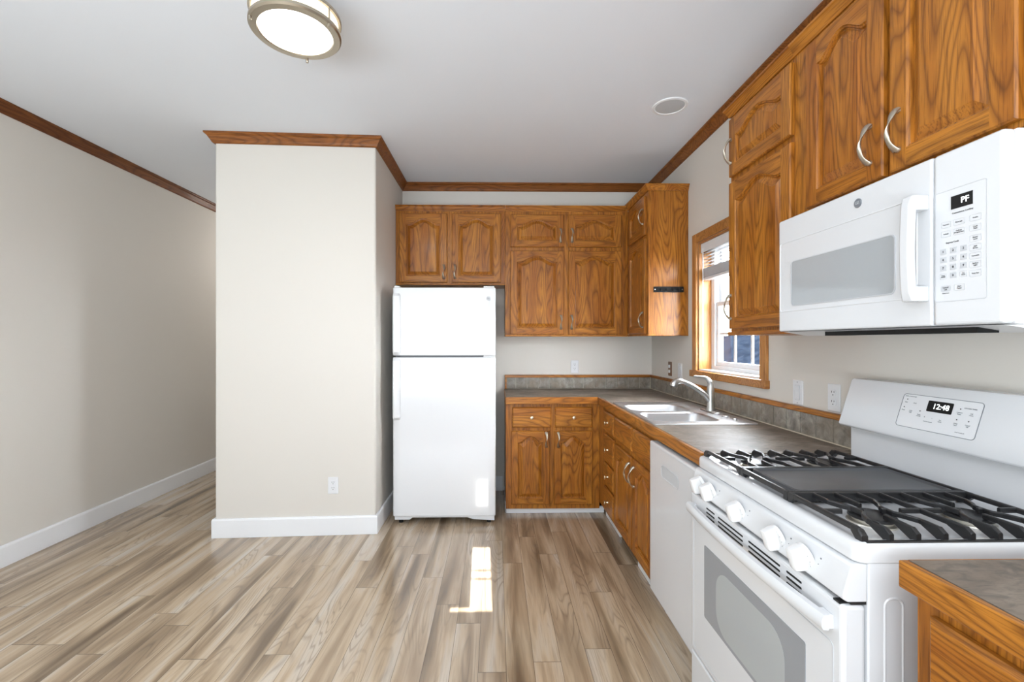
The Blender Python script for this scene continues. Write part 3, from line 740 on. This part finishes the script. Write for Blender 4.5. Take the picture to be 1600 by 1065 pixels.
# keypad
def Zm(z): return z - 1.372
b = B(); rr_frame(b, .289, Zm(1.561), .118, .262, .006, .0012, 0, -.0006); obj('keypad_border', b, LGREY, cpan)
b = B(); box(b, .270, .318, -.0012, 0, Zm(1.644), Zm(1.674)); obj('display', b, BLACKP, cpan)
text_mesh([('PF', .302, -.0015, Zm(1.659), .019)], 'display_digits', DIGIT, cpan)
def key(kind, t, x, z, w_, h_, ts):
    o = text_mesh([(t, x, -.0009, Zm(z), ts)], 'key', INK, cpan)
    b = B(); b.from_mesh(o.data)
    for f in b.faces: f.material_index = 0
    if kind == 'outline': rr_frame(b, x, Zm(z), w_, h_, .002, .0005, 0, -.0007, 1)
    elif kind == 'solid': box(b, x - w_ / 2, x + w_ / 2, -.0006, 0, Zm(z) - h_ / 2, Zm(z) + h_ / 2, 1)
    else: prism(b, rrect(x, Zm(z), w_, h_, .004), 'y', 0, -.0006, 1)
    b.to_mesh(o.data); b.free(); o.data.materials.append(LGREY)
for (x, z, t) in ((.258, 1.612, 'Popcorn'), (.288, 1.612, 'Beverage'), (.324, 1.612, 'Potato'), (.258, 1.590, 'Reheat'), (.288, 1.590, 'Defrost\nWeight/Time'), (.324, 1.590, 'Cook\nTime'),
                  (.324, 1.566, 'Power\nLevel'), (.324, 1.546, 'Add\n30 Sec'), (.324, 1.527, 'Turntable'), (.324, 1.508, 'Surface\nLight'), (.324, 1.488, 'Vent Fan')):
    key('outline', t, x, z, .025 if x > .28 else .022, .0145, .0042)
for k in range(9): key('solid', str(k + 1), .251 + .0235 * (k % 3), 1.549 - .0195 * (k // 3), .015, .013, .0075)
key('solid', '0', .2745, 1.4905, .015, .013, .0075)
key('outline', 'Timer\nOn/Off', .251, 1.4905, .016, .013, .0036); key('outline', 'Set\nClock', .298, 1.4905, .016, .013, .0036)
key('round', 'Cancel\nOff', .257, 1.461, .024, .014, .005); key('outline', 'Start\nPause', .289, 1.461, .024, .0145, .0045)
text_mesh([('Convenience Cooking', .296, -.0009, Zm(1.634), .0052)], 'heading_lettering', INK, cpan)
text_mesh([('Express Cook', .273, -.0009, Zm(1.568), .0052)], 'heading_lettering', INK, cpan)
text_mesh([('Control Lock', .257, -.0009, Zm(1.450), .003)], 'note_lettering', INK, cpan)
# underside
b = B(); prism(b, [(.012, 0), (.33, 0), (.33, -.012), (.10, -.014)], 'x', -HM + .01, HM - .01); obj('underside', b, WHITE2, mw)
b = B(); box(b, -.18, .30, .03, .08, -.016, -.001); obj('vent_grille', b, BLACKP, mw)

# --- gas range
rg = thing('gas_range', 'white freestanding gas range with black grates and centre griddle', 'stove', (.757, 1.327, 0), R90)
HR = .377
b = B(); box(b, -HR, HR, .03, .652, .03, .868); obj('body', b, WHITE, rg, .003)
for sx in (HR,):
    b = B()
    rr = rrect(.085, .66, .045, .27, .02); rr2 = rrect(.085, .66, .039, .264, .018)
    loft(b, [[(sx, p[0], p[1]) for p in rr], [(sx + .002, p[0], p[1]) for p in rrect(.085, .66, .041, .266, .018)], [(sx + .002, p[0], p[1]) for p in rrect(.085, .66, .037, .262, .016)], [(sx + .0002, p[0], p[1]) for p in rrect(.085, .66, .033, .258, .014)]], cap=False)
    obj('side_embossing', b, WHITE, rg)
for s in (-1, 1):
    for yy in (.08, .6):
        b = B(); lathe(b, [(.02, 0), (.02, .03)], (s * (HR - .05), yy, 0), n=12); obj('foot', b, BLACKP, rg)
# cooktop with rolled lip
b = B(); H0, H1 = .866, .909
rings = []
for d, z in ((.004, H0), (.0, H0 + .004), (-.001, H0 + .02), (0, H1 - .008), (.004, H1 - .002), (.010, H1), (.022, H1), (.034, H1 - .005), (.05, H1 - .008)):
    rings.append([(p[0], p[1], z) for p in rrect(0, .328, 2 * HR + .008 - 2 * d, .648 - 2 * d, max(.022 - d * .5, .006), 6)])
R = loft(b, rings, cap=False); b.faces.new(R[0]); b.faces.new(R[-1]); obj('cooktop', b, WHITE, rg, smooth=True)
TOPZ = H1 - .008
# control panel
b = B(); prism(b, [(.0295, .865), (.006, .865), (-.004, .862), (-.022, .80), (-.022, .789), (-.012, .784), (.0295, .784)], 'x', -HR, HR); cp = obj('control_panel', b, WHITE, rg, .004, seg=3, smooth=True)
tilt = Matrix.Rotation(math.atan2(.018, .062), 4, 'X')
def knob_at(x, r):
    b = B(); lathe(b, [(r, 0), (r, -.004), (r * .93, -.009), (r * .6, -.010)], n=36, axis='y')
    rings = []
    for yy, hw, hh in ((-.009, .0165, r * .93), (-.030, .0135, r * .86), (-.037, .012, r * .82), (-.0385, .010, r * .76)):
        rings.append([(p[0], yy, p[1]) for p in rrect(0, 0, 2 * hw, 2 * hh, .005)])
    loft(b, rings)
    bmesh.ops.transform(b, matrix=Matrix.Translation((x, -.0145, .824)) @ tilt, verts=b.verts[:])
    k_ = obj('knob', b, KNOBW, rg, smooth=True)
    return k_
for x in (-.302, -.226, -.046, .142, .248): knob_at(x, .0305)
b = B(); bt = []
for x in (-.302, -.226, -.046, .142, .248):
    for (dx, dz, r) in ((.046, .014, .0022), (.043, .0, .0012)):
        z = .824 + dz; yy = -.0175 + (z - .812) * .29 - .0008
        lathe(b, [(r, 0), (r, -.001)], (x + dx, yy, z), 'y', 8)
    for k in range(9):
        a = -PI * .6 + k * PI * .15; rr_ = .0275
        p = Matrix.Translation((x, -.0145, .824)) @ tilt @ Vector((rr_ * math.cos(a), -.0095, rr_ * math.sin(a)))
        box(b, p.x - .0007, p.x + .0007, p.y - .0004, p.y + .0004, p.z - .0007, p.z + .0007)
obj('dial_marks', b, MGREY, rg)
# oven door (X = .735 -> local y -.022)
b = B(); yd = -.024
box(b, -HR + .002, HR - .002, yd, .028, .192, .776); od = obj('oven_door', b, WHITE, rg, .009, seg=3)
def hxz(bm, x0, x1, z0, z1, y0, y1): box(bm, x0, x1, y0, y1, z0, z1)
b = B()
for (x0, x1) in ((.017, .164), (-.164, -.013), (.190, .247), (-.247, -.188)):
    for z in (.757, .743, .729): prism(b, rrect((x0 + x1) / 2, z, x1 - x0, .0055, .0026, 3), 'y', yd - .0006, yd + .004)
obj('vent_slots', b, DARK, od)
b = B(); b.free()
bx('top_vent', DARK, od, .346, HR - .012, yd + .002, .02, .7745, .7785); bx('top_vent', DARK, od, -HR + .008, -.34, yd + .002, .02, .7745, .7785)
bx('gap_shadow', DARK, rg, -HR + .012, HR - .004, -.004, .029, .7775, .7835)
b = B(); prism(b, rrect(0, .497, .522, .252, .006), 'y', yd, yd - .0015); gl = obj('oven_window', b, OVENG, od)
b = B()
pts = [(p[0], p[1]) for p in rrect(.005, .485, .36, .205, .07, 8)]
prism(b, pts, 'y', yd - .0015, yd - .002); obj('paler_area', b, OVENG2, gl)  # paler rounded area set on the oven glass
b = B(); rr_frame(b, 0, .447, .70, .47, .012, .002, yd, yd - .0012); obj('glass_border', b, LGREY, od)
# handle: broad bowed bar
b = B(); rings = []
for i in range(25):
    t = i / 24; s = -1 + 2 * t; x = s * .352; bow = .016 * (1 - s * s)
    y_ = yd - .012 - bow - .012; zc = .727
    rings.append([(x, y_, zc - .016), (x, y_ - .004, zc - .008), (x, y_ - .004, zc + .006), (x, y_ + .002, zc + .016), (x, y_ + .014, zc + .017), (x, y_ + .016, zc - .006), (x, y_ + .012, zc - .017)])
loft(b, rings)
obj('handle', b, WHITE, od, smooth=True)
for s in (-1, 1): bx('handle_post', WHITE, od, min(s * .3505, s * .318), max(s * .3505, s * .318), yd - .022, yd + .001, .7105, .7425, bevel=.003)
b = B(); box(b, -HR + .002, HR - .002, yd + .002, .028, .035, .184); obj('storage_drawer', b, WHITE, rg, .006, seg=3)
# backguard
b = B(); prism(b, [(.579, H1 - .006), (.652, H1 - .006), (.652, 1.02), (.579, 1.02)], 'x', -HR + .01, HR - .01); obj('riser', b, WHITE, rg, .003)
SL = [(.538, 1.032), (.588, 1.192), (.594, 1.197), (.652, 1.197), (.652, 1.0205), (.560, 1.0205), (.541, 1.024)]
b = B(); prism(b, SL, 'x', -HR, HR); obj('backguard', b, WHITE, rg, .006, seg=3, smooth=True)
th_ = math.atan2(.050, .160)     # lean of the face
def slant(items_bm): bmesh.ops.transform(items_bm, matrix=Matrix.Translation((0, .538, 1.032)) @ Matrix.Rotation(-th_, 4, 'X'), verts=items_bm.verts[:])
SLM = Matrix.Translation((0, .538, 1.032)) @ Matrix.Rotation(-th_, 4, 'X')
def slobj(name, bm, mat, par=rg): 
    bmesh.ops.transform(bm, matrix=SLM, verts=bm.verts[:]); return obj(name, bm, mat, par)
b = B(); rr_frame(b, -.018, .088, .246, .108, .010, .0014, 0, -.0012); slobj('control_border', b, MGREY)
b = B(); prism(b, rrect(-.018, .088, .2432, .1052, .009), 'y', 0, -.0006); slobj('control_plate', b, WHITE2)
b = B(); prism(b, rrect(-.014, .112, .077, .034, .003), 'y', 0, -.0014); slobj('clock_display', b, BLACKP)
t = text_mesh([('12:48', -.010, -.0018, .112, .023)], 'clock_digits', DIGIT, rg); t.data.transform(SLM)
items = [('OVEN CONTROLS', -.115, -.001, .134, .0048), ('Bake', -.125, -.001, .114, .0048), ('Broil', -.095, -.001, .114, .0048), ('Clean', -.128, -.001, .088, .0048), ('Oven\nLight', -.102, -.001, .086, .0048), ('Timer\nOn/Off', -.072, -.001, .078, .0048),
         ('+        -', -.040, -.001, .076, .009), ('Hold for seconds', -.038, -.001, .063, .004), ('Set\nClock', -.002, -.001, .071, .0048), ('KITCHEN TIMER', .073, -.001, .120, .0048), ('Convect\nRoast', .046, -.001, .103, .0048), ('Self\nClean', .079, -.001, .104, .0048),
         ('Delay\nStart', .044, -.001, .070, .0048), ('Cancel\nOff', .077, -.001, .070, .0048), ('Lock Controls', .062, -.001, .048, .0045)]
t = text_mesh(items, 'control_lettering', MGREY, rg); t.data.transform(SLM)
b = B()
for (x, z) in ((-.124, .124), (-.128, .098), (-.071, .092), (.046, .116), (.044, .084), (.077, .084)): lathe(b, [(.0018, 0), (.0018, -.0012)], (x, 0, z), 'y', 8)
slobj('indicator_dots', b, INK)
# burners
GZ = .934; XC = .2435; YB = [.150, .385]
for s in (-1, 1):
    for yb in YB:
        b = B(); lathe(b, [(.052, TOPZ), (.05, TOPZ + .003), (.040, TOPZ + .004), (.040, TOPZ + .011), (.001, TOPZ + .011)], (s * XC, yb, 0), n=32); bb = obj('burner', b, ALU, rg, smooth=True)
        b = B(); lathe(b, [(.046, TOPZ + .011), (.049, TOPZ + .013), (.048, TOPZ + .018), (.042, TOPZ + .0195), (.001, TOPZ + .020)], (s * XC, yb, 0), n=32); obj('burner_cap', b, IRON, bb, smooth=True)
# grates
def grate(s):
    b = B(); xo, xi = s * .368, s * .124; y0, y1 = .030, .505; hb = .012
    ysn = [y0 + (y1 - y0) * i / 8 for i in range(9)]
    bar(b, [(xi, y0, GZ), (xi, y1, GZ)], .010, .024)                              # deep inner rail
    bar(b, [(xi, y0, GZ), (xo - s * .02, y0, GZ), (xo - s * .004, y0, GZ - .006)], .011, hb)
    bar(b, [(xi, y1, GZ), (xo - s * .02, y1, GZ), (xo - s * .004, y1, GZ - .006)], .011, hb)
    bar(b, [(xo, y0, TOPZ + .010), (xo, y1, TOPZ + .010)], .012, .0095)          # low outer rail
    for yy in (y0, y1):
        bar(b, [(xo - s * .030, yy, GZ), (xo - s * .010, yy, GZ - .002), (xo, yy, GZ - .012)], .016, [.012, .030, .022])
        bar(b, [(xi - s * .004, yy, GZ), (xi + s * .02, yy, GZ)], .012, [.033, .012])
    X_ = lambda d: s * (XC + d)                                                   # d>0 toward the outside
    def finger(pts):
        bar(b, pts, .0085, hb)
    for i in range(1, 8):
        yy = ysn[i]
        # stout drooping end on the outer rail
        bar(b, [(xo - s * .055, yy, GZ), (xo - s * .014, yy, GZ), (xo - s * .001, yy, GZ - .009)], .011, [.012, .030, .020])
    for bi, yb in ((2, YB[0]), (6, YB[1])):
        finger([(xo - s * .03, ysn[bi], GZ), (X_(.048), ysn[bi], GZ), (X_(.035), yb, GZ)])
        finger([(xi, ysn[bi], GZ), (X_(-.048), ysn[bi], GZ), (X_(-.035), yb, GZ)])
        for dj in (-1, 1):
            yy = ysn[bi + dj]; yn = yb + dj * .036
            finger([(xo - s * .03, yy, GZ), (X_(.062), yy, GZ), (X_(.034), (yy + yn) / 2, GZ), (X_(.018), yn, GZ), (X_(-.018), yn, GZ), (X_(-.034), (yy + yn) / 2, GZ), (X_(-.062), yy, GZ), (xi, yy, GZ)])
            finger([(X_(0), yb + dj * .036, GZ), (X_(0), yb + dj * .022, GZ)])
    finger([(xo - s * .03, ysn[4], GZ), (xi, ysn[4], GZ)])
    finger([(X_(0), ysn[4] - .05, GZ), (X_(0), ysn[4] + .05, GZ)])
    finger([(X_(0), y0, GZ), (X_(0), y0 + .045, GZ)]); finger([(X_(0), y1 - .045, GZ), (X_(0), y1, GZ)])
    o = obj('grate', b, IRON, rg, .0012)
    return o
grate(-1); grate(1)
b = B(); y0, y1 = .030, .505
for x in (-.1135, .1135): bar(b, [(x, y0, GZ), (x, y1, GZ)], .009, .028)
bar(b, [(-.118, y0, GZ), (.118, y0, GZ)], .011, .014); bar(b, [(-.118, y1, GZ), (.118, y1, GZ)], .014, .020)
for x in (-.109, .109):
    for yy in (y0, y1): bar(b, [(x - .008, yy, GZ), (x + .008, yy, GZ)], .012, .033)
obj('griddle_frame', b, IRON, rg, .001)
b = B(); rings = [[(p[0], p[1], z) for p in rrect(0, .272, .218 - 2 * d, .432 - 2 * d, .012)] for d, z in ((.0, GZ - .018), (0, GZ - .002), (.004, GZ), (.008, GZ - .003), (.012, GZ - .006))]
R = loft(b, rings, cap=False); b.faces.new(R[-1]); b.faces.new(R[0]); obj('griddle', b, GRIDD, rg, smooth=True)

# ------------------------------------------------------------------ outlets and switches (built facing local -Y)
def plate(b, w_=.070, h_=.115, t=.005):
    loft(b, [[(p[0], y_, p[1]) for p in rrect(0, 0, w_ - 2 * d, h_ - 2 * d, .004)] for d, y_ in ((0, 0), (0, -t * .5), (.003, -t))])
def outlet(label, loc, rz, mat=WHITE2, group=None):
    o = thing('wall_outlet', label, 'outlet', loc, rz, group)
    b = B(); plate(b); obj('cover_plate', b, mat, o)
    for s in (-1, 1):
        b = B(); prism(b, rrect(0, s * .0195, .034, .029, .012), 'y', -.005, -.0072); r = obj('receptacle', b, MATS['white_plastic'], o)
        b = B()
        for dx, hh in ((-.0065, .0042), (.0065, .0035)): box(b, dx - .0011, dx + .0011, -.0078, -.007, s * .0195 + .002 - hh + .003, s * .0195 + .002 + hh + .003)
        lathe(b, [(.0025, -.007), (.0025, -.0078)], (0, 0, s * .0195 - .0075), 'y', 10)
        obj('slots', b, DARK, r)
    return o
def switch(label, loc, rz):
    o = thing('light_switch', label, 'switch', loc, rz)
    b = B(); plate(b); obj('cover_plate', b, WHITE2, o)
    b = B(); rr_frame(b, 0, 0, .036, .070, .003, .0015, -.004, -.0056); obj('rocker_surround', b, LGREY, o)
    b = B(); prism(b, [(-.005, -.032), (-.0075, -.032), (-.0055, 0), (-.0105, .032), (-.005, .032)], 'x', -.0155, .0155); obj('rocker', b, WHITE2, o)
    b = B()
    for s in (-1, 1): lathe(b, [(.0025, -.005), (.0025, -.0056)], (0, 0, s * .048), 'y', 10)
    obj('screw', b, MGREY, o)
    return o
rp = math.atan2(3.19 - 3.137, -.84 + 1.918)
tx = -1.129
outlet('white double outlet low on the cream partition wall above the baseboard', (tx, 3.137 + (tx + 1.918) * math.tan(rp) - .0005, .341), rp)
outlet('white double outlet on the back wall just above the slate backsplash', (.71, WB - .0005, 1.112), 0)
outlet('white double outlet on the right wall beside the stove backguard', (WX - .0005, 1.873, 1.103), R90)
switch('white rocker switch on the right wall between the window and an outlet', (WX - .0005, 2.10, 1.10), R90)
switch('white switch beside the small bronze plate near the counter corner', (WX - .0005, 3.46, 1.115), R90)
o = thing('switch_plate', 'small bronze-brown switch plate with two white toggles near the counter corner', 'switch', (WX - .0005, 3.66, 1.118), R90)
b = B(); plate(b); obj('cover_plate', b, BROWN, o)
for s in (-1, 1):
    b = B(); prism(b, rrect(0, s * .02, .022, .024, .004), 'y', -.005, -.012); obj('toggle', b, WHITE2, o)

# --- key rack on the cabinet end panel
kr = thing('key_rack', 'small black metal key rack with four hooks on the oak cabinet end', 'key rack', (1.263, 3.3115, 1.719))
b = B(); prism(b, rrect(0, 0, .222, .042, .004), 'y', 0, -.003); obj('back_plate', b, BLACKP, kr)
for i in range(4):
    x = -.066 + .044 * i
    b = B(); tube(b, smooth_path([(x, -.003, .008), (x, -.012, -.004), (x, -.022, -.012), (x, -.030, -.004), (x, -.031, .006)], 4), .003, 8); obj('hook', b, BLACKP, kr, smooth=True)
for s in (-1, 1):
    b = B(); lathe(b, [(.005, -.003), (.004, -.005), (.001, -.005)], (s * .1, 0, 0), 'y', 12); obj('screw', b, STEEL, kr)

# ------------------------------------------------------------------ ceiling lamp and speaker
LX, LY, LZ = -.785, 1.80, 2.545
lp = thing('ceiling_lamp', 'round semi-flush ceiling lamp with two nickel rings and glowing white diffuser', 'ceiling lamp', (LX, LY, LZ))
RR = .168
ll = lamp('ceiling_lamp_light', 'AREA', (LX, LY, LZ - .012), (0, 0, 0), 5, (0.97, 0.98, 1.0), .26)
ll.data.shape = 'DISK'
b = B(); lathe(b, [(RR - .034, .0), (RR - .030, -.004), (RR - .006, -.002), (RR, .004), (RR, .014), (RR - .004, .015), (RR - .006, .006), (RR - .034, .004), (RR - .034, .0)], n=64, cap=False); obj('lower_ring', b, LAMPMET, lp, smooth=True)
b = B(); lathe(b, [(RR - .028, .062), (RR - .002, .058), (RR, .060), (RR, .070), (RR - .02, .073), (RR - .028, .07), (RR - .028, .062)], n=64, cap=False); obj('upper_ring', b, LAMPMET, lp, smooth=True)
b = B(); lathe(b, [(.001, -.010), (.06, -.009), (.11, -.006), (RR - .036, .001), (RR - .0335, .002)], n=64, cap=False); obj('diffuser', b, GLOW, lp, smooth=True)
b = B(); lathe(b, [(RR - .012, .007), (RR - .012, .066)], n=64, cap=False); obj('side_diffuser', b, SIDEGLOW, lp, smooth=True)
b = B(); lathe(b, [(RR - .015, .071), (.05, .078), (.001, .078)], n=48, cap=False); obj('top_plate', b, LAMPMET, lp, smooth=True)
for i in range(3):
    a = math.radians(98 + 120 * i); x, y = (RR - .005) * math.cos(a), (RR - .005) * math.sin(a)
    b = B(); tube(b, [(x, y, .004), (x, y, .068)], .0032, 8); tube(b, [(x * .985, y * .985, -.001), (x * .985, y * .985, -.016)], .0055, 10); obj('post', b, LAMPMET, lp, smooth=True)
b = B(); lathe(b, [(.007, .077), (.007, CZ - LZ - .03)], (0, 0, 0), n=14); obj('stem', b, LAMPMET, lp, smooth=True)
b = B(); lathe(b, [(.02, CZ - LZ - .032), (.065, CZ - LZ - .022), (.07, CZ - LZ - .001)], n=36); obj('canopy', b, LAMPMET, lp, smooth=True)
sp_ = thing('ceiling_speaker', 'flat round white speaker grille recessed in the ceiling above the window side', 'speaker', (1.047, 2.725, CZ))
b = B(); lathe(b, [(.104, -.0005), (.102, -.006), (.088, -.008), (.084, -.004)], n=48, cap=False); obj('rim', b, BASEB, sp_, smooth=True)
b = B(); lathe(b, [(.086, -.004), (.04, -.006), (.001, -.0065)], n=48, cap=False); obj('grille', b, base('speaker_mesh', srgb(196, 198, 200), .6), sp_, smooth=True)
